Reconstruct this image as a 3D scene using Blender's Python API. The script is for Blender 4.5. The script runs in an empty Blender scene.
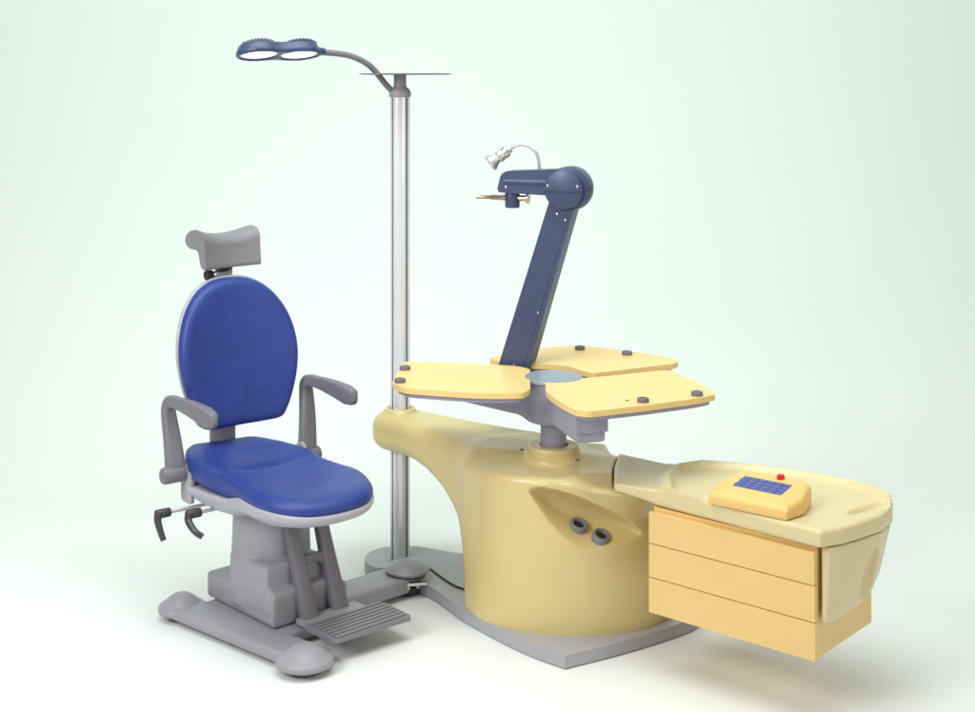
import bpy, bmesh, math, random
import numpy as np
from mathutils import Vector, Matrix

random.seed(4)
scene = bpy.context.scene
COL = scene.collection
CAMH, FOC, HOR = 1.9, 1400.0, 74.0          # eye height (m), focal length and horizon row of the photograph


def plan(px, py, z):
    """Where a point seen in the photograph lies in plan, if it is z metres above the floor."""
    Y = FOC * (CAMH - z) / (py - HOR)
    return ((px - 487.5) * Y / FOC, Y)


# ------------------------------------------------------------------ materials
def mat(name, col, rough=0.45, metal=0.0, spec=0.5, coat=0.0, bump=0.0, bscale=400.0, crease=0.0, rvar=0.05, vary=0.03, vscale=6.0, emit=None, estr=0.0):
    m = bpy.data.materials.new(name)
    m.use_nodes = True
    nt = m.node_tree
    b = nt.nodes['Principled BSDF']
    b.inputs['Metallic'].default_value = metal
    b.inputs['Specular IOR Level'].default_value = spec
    b.inputs['Coat Weight'].default_value = coat
    b.inputs['Coat Roughness'].default_value = 0.15
    tc = nt.nodes.new('ShaderNodeTexCoord')
    n = nt.nodes.new('ShaderNodeTexNoise')
    n.inputs['Scale'].default_value = vscale
    n.inputs['Detail'].default_value = 5.0
    nt.links.new(tc.outputs['Object'], n.inputs['Vector'])
    mr = nt.nodes.new('ShaderNodeMapRange')
    mr.inputs['From Min'].default_value = 0.3
    mr.inputs['From Max'].default_value = 0.7
    mr.inputs['To Min'].default_value = 1.0 - vary
    mr.inputs['To Max'].default_value = 1.0 + vary
    nt.links.new(n.outputs['Fac'], mr.inputs['Value'])
    mx = nt.nodes.new('ShaderNodeMix')
    mx.data_type = 'RGBA'
    mx.blend_type = 'MULTIPLY'
    mx.inputs['Factor'].default_value = 1.0
    mx.inputs['A'].default_value = (*col, 1)
    nt.links.new(mr.outputs['Result'], mx.inputs['B'])
    nt.links.new(mx.outputs['Result'], b.inputs['Base Color'])
    r = nt.nodes.new('ShaderNodeMapRange')
    r.inputs['From Min'].default_value = 0.3
    r.inputs['From Max'].default_value = 0.7
    r.inputs['To Min'].default_value = max(0.02, rough - rvar)
    r.inputs['To Max'].default_value = min(1, rough + rvar)
    n2 = nt.nodes.new('ShaderNodeTexNoise')
    n2.inputs['Scale'].default_value = vscale * 4
    n2.inputs['Detail'].default_value = 6.0
    nt.links.new(tc.outputs['Object'], n2.inputs['Vector'])
    nt.links.new(n2.outputs['Fac'], r.inputs['Value'])
    nt.links.new(r.outputs['Result'], b.inputs['Roughness'])
    if bump > 0:
        n3 = nt.nodes.new('ShaderNodeTexNoise')
        n3.inputs['Scale'].default_value = bscale
        n3.inputs['Detail'].default_value = 3.0
        nt.links.new(tc.outputs['Object'], n3.inputs['Vector'])
        bp = nt.nodes.new('ShaderNodeBump')
        bp.inputs['Strength'].default_value = bump
        bp.inputs['Distance'].default_value = 0.001
        nt.links.new(n3.outputs['Fac'], bp.inputs['Height'])
        nt.links.new(bp.outputs['Normal'], b.inputs['Normal'])
        if crease > 0:
            n4 = nt.nodes.new('ShaderNodeTexNoise')
            n4.inputs['Scale'].default_value = 7.0
            n4.inputs['Detail'].default_value = 4.0
            n4.inputs['Distortion'].default_value = 1.2
            nt.links.new(tc.outputs['Object'], n4.inputs['Vector'])
            b2 = nt.nodes.new('ShaderNodeBump')
            b2.inputs['Strength'].default_value = crease
            b2.inputs['Distance'].default_value = 0.02
            nt.links.new(n4.outputs['Fac'], b2.inputs['Height'])
            nt.links.new(b2.outputs['Normal'], bp.inputs['Normal'])
    if emit:
        b.inputs['Emission Color'].default_value = (*emit, 1)
        b.inputs['Emission Strength'].default_value = estr
    return m


M = dict(
    paper=mat('backdrop_paper', (0.785, 0.80, 0.79), 0.9, spec=0.1, vary=0.006, vscale=1.2),
    grey=mat('grey_plastic', (0.325, 0.313, 0.348), 0.42, bump=0.15, bscale=900),
    armgrey=mat('armrest_grey', (0.180, 0.170, 0.200), 0.42, bump=0.15, bscale=900),
    headgrey=mat('headrest_grey', (0.235, 0.228, 0.25), 0.5, bump=0.3, bscale=1100),
    foot=mat('footplate_grey', (0.22, 0.21, 0.235), 0.45, bump=0.15, bscale=900),
    grey_dark=mat('dark_grey_plastic', (0.15, 0.14, 0.165), 0.45, bump=0.15, bscale=900),
    pale=mat('pale_grey_plastic', (0.42, 0.415, 0.465), 0.38, bump=0.1, bscale=900),
    bracket=mat('bracket_grey', (0.36, 0.35, 0.39), 0.4, bump=0.1, bscale=900),
    hub=mat('hub_grey', (0.33, 0.32, 0.40), 0.38, bump=0.1, bscale=900),
    hubtop=mat('hub_cap_grey', (0.24, 0.29, 0.355), 0.35),
    plate=mat('base_plate_grey', (0.40, 0.39, 0.425), 0.45, bump=0.2, bscale=700),
    vinyl=mat('blue_vinyl', (0.020, 0.046, 0.255), 0.40, bump=0.45, bscale=1100, vary=0.10, crease=0.22),
    navy=mat('navy_enamel', (0.046, 0.066, 0.145), 0.38, bump=0.12, bscale=900),
    cream=mat('cream_plastic', (0.675, 0.54, 0.24), 0.34, coat=0.12, bump=0.12, bscale=800, vary=0.025),
    creamtray=mat('pale_cream_plastic', (0.705, 0.595, 0.325), 0.36, coat=0.1, bump=0.12, bscale=800, vary=0.025),
    yellow=mat('yellow_laminate', (0.84, 0.59, 0.228), 0.36, bump=0.08, bscale=600, vary=0.02),
    keypad=mat('keypad_yellow', (0.82, 0.545, 0.175), 0.36, bump=0.08, bscale=600, vary=0.02),
    plug=mat('plug_brown', (0.22, 0.16, 0.07), 0.5),
    orange=mat('drawer_yellow', (0.79, 0.548, 0.205), 0.38, bump=0.1, bscale=700, vary=0.025),
    alu=mat('satin_aluminium', (0.82, 0.83, 0.865), 0.28, metal=0.3, vary=0.005, rvar=0.004),
    satin=mat('satin_chrome', (0.62, 0.60, 0.60), 0.33, metal=0.8),
    chrome=mat('chrome', (0.75, 0.72, 0.72), 0.12, metal=1.0),
    brass=mat('brass', (0.62, 0.45, 0.33), 0.22, metal=1.0),
    black=mat('black_rubber', (0.025, 0.024, 0.027), 0.5),
    slot=mat('slot_dark', (0.035, 0.04, 0.045), 0.5),
    red=mat('red_button', (0.65, 0.02, 0.02), 0.3),
    screen=mat('screen_blue', (0.035, 0.05, 0.24), 0.25, vary=0.15, vscale=60),
    icon=mat('screen_marks', (0.10, 0.14, 0.48), 0.3),
    icon2=mat('screen_marks_pink', (0.19, 0.11, 0.38), 0.3),
    lens=mat('lit_lens', (0.9, 0.9, 0.9), 0.2, emit=(1.0, 0.99, 0.96), estr=1.3),
    glass=mat('lamp_reflector', (0.85, 0.87, 0.9), 0.12, metal=0.6),
    gunmetal=mat('gunmetal', (0.06, 0.057, 0.062), 0.38, metal=0.2),
)


# ------------------------------------------------------------------ object helpers
def thing(name, label, cat, loc=(0, 0, 0), rz=0.0, group=None):
    o = bpy.data.objects.new(name, None)
    o.empty_display_size = 0.1
    o.location = loc
    o.rotation_euler = (0, 0, rz)
    o['label'] = label
    o['category'] = cat
    if group:
        o['group'] = group
    COL.objects.link(o)
    return o


def rootmat(o):
    r = o
    while r.parent:
        r = r.parent
    return Matrix.Translation(r.location) @ Matrix.Rotation(r.rotation_euler[2], 4, 'Z'), r


def link(name, bm_or_me, material, parent, frame=None, smooth=40, label=None):
    """Geometry is given in `frame` (a 4x4 to world; None = the root's own frame)."""
    if isinstance(bm_or_me, bmesh.types.BMesh):
        me = bpy.data.meshes.new(name)
        bm_or_me.normal_update()
        bm_or_me.to_mesh(me)
        bm_or_me.free()
    else:
        me = bm_or_me
    o = bpy.data.objects.new(name, me)
    COL.objects.link(o)
    if frame is not None:
        T = frame
        if parent is not None:
            R, _ = rootmat(parent)
            T = R.inverted() @ frame
        me.transform(T)
    # put the origin at the middle of the piece
    c = sum((v.co for v in me.vertices), Vector()) / max(1, len(me.vertices))
    me.transform(Matrix.Translation(-c))
    if parent is not None:
        o.parent = parent
        off = Vector()
        p = parent
        while p.parent:
            off += p.location
            p = p.parent
        o.location = c - off
    else:
        o.location = c
    me.materials.append(material)
    if smooth:
        me.shade_smooth()
        me.set_sharp_from_angle(angle=math.radians(smooth))
    if label:
        o['label'] = label
    return o


def fr(x, y, z, rz=0.0):
    return Matrix.Translation((x, y, z)) @ Matrix.Rotation(math.radians(rz), 4, 'Z')


WORLD = Matrix.Identity(4)


def bevel(bm, r, seg=3, angle=30):
    if r <= 0:
        return
    es = [e for e in bm.edges if len(e.link_faces) == 2 and e.calc_face_angle(0) > math.radians(angle)]
    bmesh.ops.bevel(bm, geom=es, offset=r, segments=seg, profile=0.5, affect='EDGES', clamp_overlap=True)


def bm_box(x0, x1, y0, y1, z0, z1, r=0.0, seg=3, bm=None, T=None):
    b = bmesh.new()
    v = [b.verts.new((x, y, z)) for z in (z0, z1) for x, y in ((x0, y0), (x1, y0), (x1, y1), (x0, y1))]
    for f in ((3, 2, 1, 0), (4, 5, 6, 7), (0, 1, 5, 4), (1, 2, 6, 5), (2, 3, 7, 6), (3, 0, 4, 7)):
        b.faces.new([v[i] for i in f])
    bevel(b, r, seg)
    return join(bm, b, T)


def join(bm, b, T=None):
    if T is not None:
        b.transform(T)
    if bm is None:
        return b
    me = bpy.data.meshes.new('tmp')
    b.to_mesh(me)
    b.free()
    bm.from_mesh(me)
    bpy.data.meshes.remove(me)
    return bm


def bm_prism(pts, z0, z1, r=0.0, seg=3, bm=None, T=None, angle=50):
    b = bmesh.new()
    a = sum(pts[i][0] * pts[(i + 1) % len(pts)][1] - pts[(i + 1) % len(pts)][0] * pts[i][1] for i in range(len(pts)))
    if a < 0:
        pts = pts[::-1]
    lo = [b.verts.new((p[0], p[1], z0)) for p in pts]
    hi = [b.verts.new((p[0], p[1], z1)) for p in pts]
    n = len(pts)
    b.faces.new(lo[::-1])
    b.faces.new(hi)
    for i in range(n):
        b.faces.new((lo[i], lo[(i + 1) % n], hi[(i + 1) % n], hi[i]))
    bevel(b, r, seg, angle)
    return join(bm, b, T)


def bm_lathe(prof, n=40, bm=None, T=None):
    """prof: (radius, z) from bottom to top, closed on the axis at both ends."""
    b = bmesh.new()
    rings = []
    for r, z in prof:
        if r < 1e-6:
            rings.append([b.verts.new((0, 0, z))])
        else:
            rings.append([b.verts.new((r * math.cos(2 * math.pi * i / n), r * math.sin(2 * math.pi * i / n), z)) for i in range(n)])
    for A, B in zip(rings, rings[1:]):
        for i in range(n):
            j = (i + 1) % n
            if len(A) == 1 and len(B) == 1:
                continue
            if len(A) == 1:
                b.faces.new((A[0], B[j], B[i]))
            elif len(B) == 1:
                b.faces.new((A[i], A[j], B[0]))
            else:
                b.faces.new((A[i], A[j], B[j], B[i]))
    for R in (rings[0], rings[-1]):
        if len(R) > 1:
            b.faces.new(R[::-1] if R is rings[0] else R)
    return join(bm, b, T)


def cyl_prof(r, z0, z1, c=0.003):
    return [(0, z0), (r - c, z0), (r - c * 0.3, z0 + c * 0.3), (r, z0 + c), (r, z1 - c), (r - c * 0.3, z1 - c * 0.3), (r - c, z1), (0, z1)]


def axis_T(p, d):
    """4x4 that takes local +Z to direction d at point p."""
    q = Vector((0, 0, 1)).rotation_difference(Vector(d).normalized())
    return Matrix.Translation(p) @ q.to_matrix().to_4x4()


def spline(pts, n=8):
    out = []
    P = [Vector(p) for p in pts]
    P = [2 * P[0] - P[1]] + P + [2 * P[-1] - P[-2]]
    for i in range(1, len(P) - 2):
        for k in range(n):
            t = k / n
            a, b, c, d = P[i - 1:i + 3]
            out.append(0.5 * ((2 * b) + (c - a) * t + (2 * a - 5 * b + 4 * c - d) * t * t + (3 * b - a - 3 * c + d) * t ** 3))
    out.append(P[-2])
    return out


def interp(vals, m):
    x = np.linspace(0, len(vals) - 1, m)
    return np.interp(x, np.arange(len(vals)), vals)


def bm_sweep(path, wa, wb, up=(0, 0, 1), n=20, p=2.0, bm=None, T=None, cap=True):
    """Superellipse section of half-sizes wa (sideways), wb (along the bend normal) along a path."""
    b = bmesh.new()
    m = len(path)
    wa = interp(wa if isinstance(wa, (list, tuple)) else [wa], m)
    wb = interp(wb if isinstance(wb, (list, tuple)) else [wb], m)
    rings = []
    U = Vector(up)
    prevs = None
    for i in range(m):
        t = (path[min(i + 1, m - 1)] - path[max(i - 1, 0)]).normalized()
        s = t.cross(U)
        if s.length < 1e-3:
            s = prevs.copy() if prevs else t.orthogonal()
        s.normalize()
        prevs = s
        nn = s.cross(t).normalized()
        ring = []
        for k in range(n):
            a = 2 * math.pi * k / n
            ca, sa = math.cos(a), math.sin(a)
            x = math.copysign(abs(ca) ** (2 / p), ca) * wa[i]
            y = math.copysign(abs(sa) ** (2 / p), sa) * wb[i]
            ring.append(b.verts.new(path[i] + s * x + nn * y))
        rings.append(ring)
    for A, B in zip(rings, rings[1:]):
        for k in range(n):
            j = (k + 1) % n
            b.faces.new((A[k], A[j], B[j], B[k]))
    b.faces.new(rings[0][::-1])
    b.faces.new(rings[-1])
    bmesh.ops.recalc_face_normals(b, faces=b.faces[:])
    return join(bm, b, T)


def round_poly(pts, r, seg=6):
    out = []
    n = len(pts)
    rs = r if isinstance(r, (list, tuple)) else [r] * n
    for i in range(n):
        a, b, c = Vector(pts[i - 1]), Vector(pts[i]), Vector(pts[(i + 1) % n])
        u, v = (a - b), (c - b)
        d = min(rs[i], u.length * 0.45, v.length * 0.45)
        p, q = b + u.normalized() * d, b + v.normalized() * d
        for k in range(seg + 1):
            t = k / seg
            out.append(tuple((1 - t) ** 2 * p + 2 * t * (1 - t) * b + t * t * q))
    return out


def closed_spline(pts, n=8):
    out = []
    P = [Vector(p) for p in pts]
    m = len(P)
    for i in range(m):
        a, b, c, d = P[i - 1], P[i], P[(i + 1) % m], P[(i + 2) % m]
        for k in range(n):
            t = k / n
            out.append(tuple(0.5 * ((2 * b) + (c - a) * t + (2 * a - 5 * b + 4 * c - d) * t * t + (3 * b - a - 3 * c + d) * t ** 3)))
    return out


def bm_cushion(outline, rings, fn, centre):
    """Rings of (scale, height) shrink a plan outline towards its centre; fn bends the sheet into 3D."""
    b = bmesh.new()
    R = []
    cx, cy = centre
    for s, h in rings:
        R.append([b.verts.new(fn(cx + (p[0] - cx) * s, cy + (p[1] - cy) * s, h)) for p in outline])
    n = len(outline)
    for A, B in zip(R, R[1:]):
        for k in range(n):
            j = (k + 1) % n
            b.faces.new((A[k], A[j], B[j], B[k]))
    ct = b.verts.new(fn(cx, cy, rings[-1][1]))
    for k in range(n):
        b.faces.new((R[-1][k], R[-1][(k + 1) % n], ct))
    cb = b.verts.new(fn(cx, cy, rings[0][1]))
    for k in range(n):
        b.faces.new((R[0][(k + 1) % n], R[0][k], cb))
    bmesh.ops.recalc_face_normals(b, faces=b.faces[:])
    return b


# ------------------------------------------------------------------ distance-field modelling
def smin(a, b, k):
    h = np.clip(0.5 + 0.5 * (b - a) / k, 0, 1)
    return b + (a - b) * h - k * h * (1 - h)


def smax(a, b, k):
    return -smin(-a, -b, k)


def ln(*c):
    return np.sqrt(sum(x * x for x in c))


def d_ext(d2, z, z0, z1, r):
    """Extrude a plan distance between z0 and z1 with rounded edges of radius r."""
    w = np.abs(z - 0.5 * (z0 + z1)) - 0.5 * (z1 - z0)
    a, b = d2 + r, w + r
    return np.minimum(np.maximum(a, b), 0) + ln(np.maximum(a, 0), np.maximum(b, 0)) - r


def d_poly(x, y, pts):
    d = np.full(x.shape, 1e9)
    s = np.ones(x.shape)
    n = len(pts)
    for i in range(n):
        ax, ay = pts[i]
        bx, by = pts[i - 1]
        ex, ey = bx - ax, by - ay
        wx, wy = x - ax, y - ay
        t = np.clip((wx * ex + wy * ey) / (ex * ex + ey * ey + 1e-12), 0, 1)
        d = np.minimum(d, (wx - ex * t) ** 2 + (wy - ey * t) ** 2)
        c1, c2, c3 = y >= ay, y < by, ex * wy > ey * wx
        s = np.where((c1 & c2 & c3) | (~c1 & ~c2 & ~c3), -s, s)
    return s * np.sqrt(d)


def d_ell2(x, y, a, b):
    k0 = ln(x / a, y / b) + 1e-9
    k1 = ln(x / a ** 2, y / b ** 2) + 1e-9
    return k0 * (k0 - 1) / k1


def d_ell3(x, y, z, a, b, c):
    k0 = ln(x / a, y / b, z / c) + 1e-9
    k1 = ln(x / a ** 2, y / b ** 2, z / c ** 2) + 1e-9
    return k0 * (k0 - 1) / k1


def sdf_mesh(f, lo, hi, res):
    lo, hi = np.array(lo, float), np.array(hi, float)
    N = np.ceil((hi - lo) / res).astype(int) + 1
    ax = [lo[i] + res * np.arange(N[i]) for i in range(3)]
    G = np.stack(np.meshgrid(*ax, indexing='ij'), -1).reshape(-1, 3)
    V = np.concatenate([f(G[i:i + 200000]) for i in range(0, len(G), 200000)]).reshape(N)
    ins = V < 0
    C = N - 1
    acc = np.zeros((*C, 3))
    cnt = np.zeros(C)
    offs = [(i, j, k) for i in (0, 1) for j in (0, 1) for k in (0, 1)]
    sl = lambda o: tuple(slice(o[i], o[i] + C[i]) for i in range(3))
    for a in range(8):
        for b in range(a + 1, 8):
            oa, ob = offs[a], offs[b]
            if sum(abs(oa[i] - ob[i]) for i in range(3)) != 1:
                continue
            va, vb = V[sl(oa)], V[sl(ob)]
            cr = (va < 0) != (vb < 0)
            t = np.where(cr, va / np.where(cr, va - vb, 1), 0)
            for i in range(3):
                acc[..., i] += np.where(cr, oa[i] + t * (ob[i] - oa[i]), 0)
            cnt += cr
    act = cnt > 0
    idx = np.full(C, -1)
    idx[act] = np.arange(act.sum())
    cells = np.argwhere(act)
    P = lo + res * (cells + acc[act] / cnt[act][:, None])
    faces = []
    for d in range(3):
        e, g = (d + 1) % 3, (d + 2) % 3
        s0 = [slice(None)] * 3
        s1 = [slice(None)] * 3
        s0[d], s1[d] = slice(0, -1), slice(1, None)
        A, B = ins[tuple(s0)], ins[tuple(s1)]
        for p in np.argwhere(A != B):
            if p[e] == 0 or p[g] == 0 or p[e] >= C[e] or p[g] >= C[g]:
                continue
            q = []
            for de, dg in ((-1, -1), (0, -1), (0, 0), (-1, 0)):
                c = p.copy()
                c[e] += de
                c[g] += dg
                q.append(int(idx[tuple(c)]))
            if not A[tuple(p)]:
                q = q[::-1]
            faces.append(q)
    h = res * 0.08
    for _ in range(3):
        v = f(P)
        g = np.stack([(f(P + np.eye(3)[i] * h) - f(P - np.eye(3)[i] * h)) / (2 * h) for i in range(3)], -1)
        g2 = np.maximum((g * g).sum(1), 0.25)
        st = -(v / g2)[:, None] * g
        L = np.linalg.norm(st, axis=1, keepdims=True)
        P = P + st * np.minimum(1, 0.5 * res / np.maximum(L, 1e-9))
    me = bpy.data.meshes.new('shape')
    me.from_pydata(P.tolist(), [], faces)
    me.update()
    return me


def touch(f, px, py, Y):
    """Walk away from the viewer until the modelled surface is met."""
    for _ in range(80):
        p = ((px - 487.5) * Y / FOC, Y, CAMH - (py - HOR) * Y / FOC)
        v = float(f(np.array([p]))[0])
        if v < 0.0005:
            break
        Y += max(0.001, v * 0.6)
    return p


# ------------------------------------------------------------------ the studio sweep
def build_backdrop():
    b = bmesh.new()
    prof = [(-3.0, 0.0), (0.0, 0.0), (4.0, 0.0), (5.9, 0.0)]
    cy, r = 6.1, 2.2
    for k in range(0, 25):
        a = math.pi / 2 * k / 24
        prof.append((cy + r * math.sin(a), r - r * math.cos(a)))
    prof += [(cy + r, 4.0), (cy + r, 7.0)]
    xs = [-8, -4, 0, 4, 8]
    g = [[b.verts.new((x, y, z)) for x in xs] for y, z in prof]
    for i in range(len(prof) - 1):
        for j in range(len(xs) - 1):
            b.faces.new((g[i][j], g[i][j + 1], g[i + 1][j + 1], g[i + 1][j]))
    o = link('floor', b, M['paper'], None, smooth=60)
    o['kind'] = 'structure'


build_backdrop()

# ------------------------------------------------------------------ the examination chair
BF = fr(-0.667, 4.847, 0, 43)               # the frame of its base
UF = fr(-0.755, 4.828, 0, 38)               # the seat is swivelled a little on the base
chair = thing('examination_chair', 'blue vinyl examination chair with grey armrests, headrest and ribbed footplate', 'chair',
              (-0.667, 4.847, 0), math.radians(43))


def build_chair():
    # base: runner with a domed foot at each end, cross bar towards the console
    def fbase(P):
        x, y, z = P[:, 0], P[:, 1], P[:, 2]
        def capsule(ax, ay, bx, by, r):
            dx, dy = bx - ax, by - ay
            t = np.clip(((x - ax) * dx + (y - ay) * dy) / (dx * dx + dy * dy), 0, 1)
            return ln(x - ax - dx * t, y - ay - dy * t) - r
        run = d_ext(capsule(-0.262, 0.307, -0.19, -0.345, 0.066), z, 0.016, 0.056, 0.012)
        bar = d_ext(np.maximum(np.abs(y + 0.03) - 0.075, np.abs(x - 0.15) - 0.28), z, 0.02, 0.075, 0.012)
        mid = d_ext(np.maximum(np.abs(y - 0.04) - 0.22, np.abs(x + 0.03) - 0.16), z, 0.016, 0.056, 0.012)
        return smin(np.minimum(run, mid), bar, 0.02)
    link('base_frame', sdf_mesh(fbase, (-0.40, -0.46, 0.0), (0.48, 0.42, 0.1), 0.0085), M['grey'], chair, BF, 35)
    for (x, y, r) in ((-0.262, 0.307, 0.082), (-0.205, -0.345, 0.094)):
        pr = [(0, 0.022), (r * 0.90, 0.022), (r * 0.98, 0.026), (r, 0.034), (r * 0.99, 0.042), (r * 0.955, 0.047), (r * 0.90, 0.049), (r * 0.80, 0.0545), (r * 0.62, 0.067), (r * 0.45, 0.078), (r * 0.3, 0.084), (r * 0.15, 0.087), (0, 0.088)]
        d = link('domed_foot', bm_lathe(pr, 48, T=Matrix.Translation((x, y, 0))), M['grey'], chair, BF, 60)
        link('rubber_pad', bm_lathe(cyl_prof(r * 0.58, 0.0005, 0.022), 32, T=Matrix.Translation((x, y, 0))), M['grey_dark'], d, BF)
    # joint towards the console
    jx, jy = 0.468, -0.046
    pr = [(0, 0.075), (0.068, 0.075), (0.080, 0.080), (0.083, 0.088), (0.078, 0.094), (0.055, 0.108), (0.03, 0.118), (0.012, 0.121), (0, 0.1215)]
    j = link('swivel_joint', bm_lathe(pr, 48, T=Matrix.Translation((jx, jy, 0))), M['grey'], chair, BF, 60)
    b = bm_lathe(cyl_prof(0.05, 0.0005, 0.03, 0.004), 32)
    bm_lathe(cyl_prof(0.043, 0.034, 0.045, 0.004), 32, bm=b)
    bm_lathe(cyl_prof(0.03, 0.03, 0.075, 0.002), 24, bm=b)
    link('castor', b, M['gunmetal'], j, BF @ Matrix.Translation((jx, jy, 0)))
    for a in (196, 232, 262):
        c, s = math.cos(math.radians(a)), math.sin(math.radians(a))
        b = bm_lathe(cyl_prof(0.0075, 0, 0.024, 0.0015), 16, T=axis_T((0.052 * c, 0.052 * s, 0.045), (c, s, -0.15)))
        link('clamp_bolt', b, M['satin'], j, BF @ Matrix.Translation((jx, jy, 0)))
    b = bm_lathe([(0.0, 0.056), (0.060, 0.056), (0.066, 0.060), (0.066, 0.070), (0.06, 0.0745), (0, 0.0745)], 40)
    link('joint_collar', b, M['grey_dark'], j, BF @ Matrix.Translation((jx, jy, 0)))
    b = bm_box(-0.058, 0.058, -0.075, -0.062, 0.048, 0.058, 0.003, T=Matrix.Rotation(math.radians(-30), 4, 'Z'))
    link('clamp_plate', b, M['chrome'], j, BF @ Matrix.Translation((jx, jy, 0)))

    # pedestal
    def fped(P):
        x, y, z = P[:, 0], P[:, 1], P[:, 2]
        xr = x + 0.045
        low = d_ext(np.maximum(np.abs(x + 0.022) - 0.152, np.abs(y - 0.08) - 0.205), z, 0.058, 0.15, 0.014)
        f1 = d_ext(np.maximum(np.abs(x + 0.052) - 0.122, np.abs(y - 0.0) - 0.128), z, 0.058, 0.176, 0.014)
        f2s = -0.085 - 0.10 * (0.254 - z)
        f2 = d_ext(np.maximum(np.abs(x + 0.060) - 0.1135, np.maximum(f2s - y, y - 0.14)), z, 0.1, 0.254, 0.014)
        k = 0.13 * (0.46 - z)
        colm = d_ext(ln(x + 0.040, y - 0.085) - 0.128 - k * 0.3, z, 0.08, 0.46, 0.01)
        d = np.minimum(low, f1)
        d = smin(d, f2, 0.012)
        return smin(d, colm, 0.008)
    link('pedestal', sdf_mesh(fped, (-0.2, -0.16, 0.05), (0.2, 0.29, 0.47), 0.0075), M['grey'], chair, BF, 40)

    # ladder-shaped front support and footplate
    def bar(x, name='support_bar'):
        pts = [Vector((x, -0.045, 0.40)), Vector((x, -0.10, 0.25)), Vector((x + 0.004, -0.165, 0.075))]
        return link(name, bm_sweep(spline(pts, 8), [0.017, 0.021], [0.022, 0.03], up=(1, 0, 0), n=24, p=5), M['armgrey'], chair, BF, 40)
    bar(-0.060)
    bar(0.064)
    pts = [Vector((-0.056, -0.103, 0.235)), Vector((-0.02, -0.10, 0.250)), Vector((0.025, -0.10, 0.250)), Vector((0.062, -0.103, 0.235))]
    link('support_rung', bm_sweep(spline(pts, 8), 0.013, [0.03, 0.016, 0.016, 0.03], up=(0, 0, 1), n=20, p=4), M['armgrey'], chair, BF, 40)
    fp = bm_prism(round_poly([(-0.118, -0.385), (0.195, -0.40), (0.205, -0.232), (-0.118, -0.215)], 0.018), 0.071, 0.085, 0.004, 2)
    fo = link('footplate', fp, M['foot'], chair, BF, 35)
    b = None
    for k in range(7):
        y = -0.238 - 0.0225 * k
        b = bm_box(-0.105, 0.188, y - 0.0075, y + 0.0075, 0.0845, 0.0905, 0.0025, 2, bm=b)
    link('ribs', b, M['foot'], fo, BF, 35)
    b = bm_box(-0.10, 0.14, -0.215, -0.15, 0.066, 0.083, 0.005)
    link('footplate_hinge', b, M['grey'], chair, BF)

    # seat pan and seat
    half = [(0.0, 0.285), (0.07, 0.285), (0.13, 0.272), (0.182, 0.22), (0.215, 0.145), (0.208, 0.06), (0.190, -0.02), (0.188, -0.10), (0.200, -0.20), (0.200, -0.30), (0.172, -0.39), (0.105, -0.452), (0.0, -0.47)]
    out = closed_spline(half + [(-x, y) for x, y in half[-2:0:-1]], 6)

    def drop(y):
        t = min(1.0, max(0.0, (y + 0.17) / 0.16))
        return 0.034 * t * t * (3 - 2 * t)

    def shape_x(x, y):
        x -= 0.11 * max(0.0, y)
        if x > 0:
            k = min(1.0, x / 0.15)
            x += 0.030 * k * math.exp(-((y + 0.19) / 0.12) ** 2)
            x -= 0.030 * k * min(1.0, max(0.0, (y - 0.03) / 0.10))
        return x

    def bend(x, y, h):
        z = 0.507
        x = shape_x(x, y)
        r = max(0.0, y + 0.02)
        z += 0.185 * r * r / (r + 0.09)
        z += 0.02 * (abs(x) / 0.22) ** 2 * (1 if y > 0 else max(0, 1 + y / 0.15))
        if h < 0.02:
            z -= drop(y) * (0.02 - h) / 0.024
        f = max(0.0, -y - 0.33)
        z -= 0.5 * f * f
        # a soft fold between the raised back half and the flat front half, and a shallow dish in front
        if h > 0.03:
            z -= 0.010 * math.exp(-((y - 0.0) / 0.016) ** 2) * max(0.0, 1 - abs(x) / 0.2)
            z -= 0.012 * math.exp(-((y + 0.21) / 0.14) ** 2 - (x / 0.13) ** 2)
            z -= 0.010 * math.exp(-((y - 0.13) / 0.09) ** 2 - (x / 0.13) ** 2)
        return (x, y, z + h)
    rg = [(0.93, -0.004), (0.975, 0.0), (0.995, 0.008), (1.0, 0.017), (0.992, 0.027), (0.97, 0.036), (0.935, 0.042), (0.89, 0.0455)]
    rg += [(s, 0.0465) for s in (0.83, 0.75, 0.67, 0.59, 0.51, 0.43, 0.35, 0.27, 0.19, 0.11, 0.05)]
    link('seat', bm_cushion(out, rg, bend, (0, -0.06)), M['vinyl'], chair, UF, 0 or 75)

    def bendp(x, y, h):
        z = 0.502 - drop(y)
        x = shape_x(x, y)
        r = max(0.0, y + 0.02)
        z += 0.13 * r * r / (r + 0.09)
        f = max(0.0, -y - 0.33)
        z -= 0.5 * f * f
        return (x, y, z + h)
    rg = [(0.5, -0.062), (0.70, -0.060), (0.80, -0.054), (0.9, -0.040), (0.965, -0.026), (0.995, -0.016), (1.010, -0.006), (1.010, 0.004), (1.0, 0.008), (0.9, 0.008), (0.5, 0.0)]
    link('seat_pan', bm_cushion(out, rg, bendp, (0, -0.06)), M['pale'], chair, UF, 75)

    # backrest
    KF = UF @ Matrix.Translation((0.026, 0.012, 0)) @ Matrix.Rotation(math.radians(1.5), 4, 'Z')
    half = [(0.0, 0.515), (0.07, 0.508), (0.135, 0.478), (0.188, 0.42), (0.222, 0.345), (0.236, 0.26), (0.228, 0.175), (0.205, 0.095), (0.178, 0.035), (0.15, 0.006), (0.08, 0.0), (0.0, 0.0)]
    out = closed_spline(half + [(-x, y) for x, y in half[-2:0:-1]], 6)

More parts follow.
